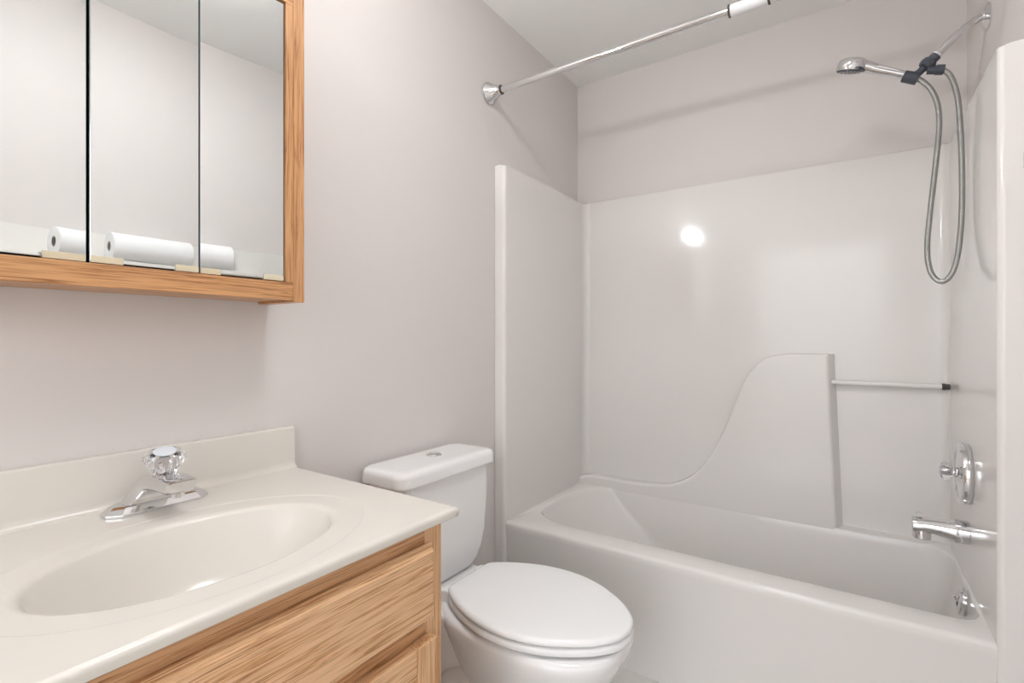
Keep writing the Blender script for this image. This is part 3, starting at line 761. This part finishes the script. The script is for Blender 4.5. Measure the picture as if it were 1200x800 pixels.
sp = thing('tub_spout', 'chrome tub spout with a pull-up diverter pin', 'spout', (XR, PY, 0.57))
SZ = 0.570
secs = [(0.000, 0.0345, 0.0345, 0.000), (0.030, 0.0345, 0.0345, 0.0), (0.034, 0.0335, 0.0335, 0.0), (0.050, 0.0310, 0.0295, 0.002), (0.080, 0.0285, 0.0245, 0.004), (0.105, 0.0275, 0.0235, 0.003), (0.122, 0.0270, 0.0260, 0.000), (0.130, 0.0255, 0.0245, 0.0), (0.132, 0.022, 0.021, 0.0)]
bm = bmesh.new(); rgs = []
for (d, ry, rz, dz) in secs:
    rgs.append([Vector((XR-0.0008-d, PY+ry*math.cos(2*PI*k/32), SZ+dz+rz*math.sin(2*PI*k/32))) for k in range(32)])
loft(bm, rgs, True, True)
# outlet lip
lathe(bm, (XR-0.109, PY, SZ-0.010), (0, 0, -1), [(0, 0.0225), (0.026, 0.0235), (0.029, 0.0215), (0.024, 0.017)], 28)
o = from_bm('spout_body', bm, M['chrome'], None, True, 40); adopt(o, sp)
bm = bmesh.new(); lathe(bm, (XR-0.116, PY, SZ+0.022), (0, 0, 1), [(0, 0.0035), (0.012, 0.0035), (0.0125, 0.0085), (0.016, 0.0085), (0.017, 0.006)], 18)
o = from_bm('diverter_pin', bm, M['chrome'], None); adopt(o, sp)

ov = thing('overflow_plate', 'round chrome overflow plate on the inner end of the tub', 'drain cover', (1.478, PY-0.03, 0.372))
OX = 1.4765
OY = PY-0.03
OZ = 0.372
od = Vector((-1, 0, 0.10)).normalized()
bm = bmesh.new(); lathe(bm, (OX, OY, OZ), od, [(0, 0.036), (0.004, 0.0395), (0.012, 0.0395), (0.017, 0.036), (0.019, 0.026), (0.0185, 0.008)], 40)
o = from_bm('plate', bm, M['chrome'], None, True, 30); adopt(o, ov)
bm = bmesh.new(); tube(bm, [Vector((OX, OY, OZ))+od*0.017, Vector((OX, OY, OZ))+od*0.022+Vector((0, 0, 0.004)), Vector((OX, OY, OZ))+od*0.025+Vector((0, 0, 0.012))], [0.005, 0.0045, 0.005], 12)
k2 = bmesh.new(); box(k2, (OX-0.0205, OY-0.005, OZ-0.026), (OX-0.0165, OY+0.005, OZ-0.004))
k2 = from_bm('slot', k2, M['darkback'], None, False); adopt(k2, ov)
o = from_bm('trip_lever', bm, M['chrome'], None); adopt(o, ov)

# ------------------------------------------------------------------ shelf with paper towel (seen in the mirror)
sh = thing('wall_shelf', 'narrow white wall shelf with a back board reflected in the mirror doors', 'shelf', (XN, 0.85, 1.44))
vbox('shelf_board', [((1.4335, 0.35, 1.437), (XN-0.0011, 1.148, 1.4545))], M['trimw'], sh, 0.002)
vbox('back_board', [((XN-0.013, 0.35, 1.4547), (XN-0.0011, 1.50, 1.562))], M['trimw'], sh, 0.002)
vbox('end_bracket', [((1.4322, 1.1481, 1.429), (XN-0.001, 1.1510, 1.4555))], M['brushed'], sh, 0.0006)
vbox('end_bracket', [((1.4322, 0.3470, 1.429), (XN-0.001, 0.3499, 1.4555))], M['brushed'], sh, 0.0006)
vbox('edge_clip', [((1.4300, 0.672, 1.447), (1.4500, 0.712, 1.4585))], M['brushed'], sh, 0.001)
pr = thing('paper_towel_roll', 'white paper towel roll reflected in the mirror doors', 'paper towel', (1.472, 0.868, 1.455))
RX, RZZ, RR = 1.4745, 1.5100, 0.0552
bm = bmesh.new()
rl = []
def rol(y, r): return [Vector((RX+r*math.cos(2*PI*k/48), y, RZZ+r*math.sin(2*PI*k/48))) for k in range(48)]
loft(bm, [rol(0.729, 0.0185), rol(0.725, 0.022), rol(0.7256, 0.052), rol(0.728, RR), rol(0.87, RR), rol(1.007, RR), rol(1.0095, 0.052), rol(1.010, 0.022), rol(1.008, 0.0185)], False, False)
o = from_bm('towel_sheets', bm, M['paper'], None, True, 50); adopt(o, pr)
bm = bmesh.new()
loft(bm, [rol(0.727, 0.0180), rol(1.008, 0.0180), rol(1.008, 0.0186), rol(0.727, 0.0186), rol(0.727, 0.0180)], False, False)
o = from_bm('cardboard_core', bm, M['core'], None, True, 50); adopt(o, pr)
# ------------------------------------------------------------------ vanity lamp and added bounce dome (above the picture)
vl = thing('vanity_light', 'two-bulb chrome light bar above the medicine cabinet', 'wall lamp', (0, 0.385, 1.998))
bm = bmesh.new(); box(bm, (0.001, 0.20, 1.952), (0.03, 0.57, 2.045), 0.006)
o = from_bm('back_bar', bm, M['chrome'], None); adopt(o, vl)
for y in (0.196, 0.570):  # plates added to keep bulb glare off the nearby wall
    bm = bmesh.new(); box(bm, (0.001, y, 1.950), (0.074, y+0.004, 2.050), 0.001)
    o = from_bm('glare_baffle', bm, M['chrome'], None); adopt(o, vl)
for k in range(2):
    y = 0.315+k*0.14
    bm = bmesh.new(); lathe(bm, (0.03, y, 1.998), (1, 0, 0), [(0, 0.024), (0.022, 0.022), (0.024, 0.016), (0.034, 0.014)], 20)
    o = from_bm('socket', bm, M['chrome'], None); adopt(o, vl); so = o
    bm = bmesh.new(); bmesh.ops.create_uvsphere(bm, u_segments=24, v_segments=16, radius=0.024, matrix=Matrix.Translation((0.086, y, 1.998)))
    o = from_bm('bulb', bm, M['bulb'], None); adopt(o, so)
cl = thing('flash_bounce', 'round glowing dome added as a stand-in for flash bounced off the ceiling', 'bounce light', (0.86, 0.74, ZC))  # added emitter in place of flash bouncing off the ceiling
bm = bmesh.new(); lathe(bm, (0.86, 0.74, ZC-0.0005), (0, 0, -1), [(0, 0.182), (0.018, 0.182), (0.020, 0.176)], 40)
o = from_bm('base_ring', bm, M['whiteplastic'], None); adopt(o, cl)
bm = bmesh.new(); lathe(bm, (0.86, 0.74, ZC-0.0205), (0, 0, -1), [(0, 0.172), (0.012, 0.168), (0.030, 0.142), (0.042, 0.10), (0.049, 0.045), (0.051, 0.01)], 40)
o = from_bm('bounce_dome', bm, M['dome'], None); adopt(o, cl)
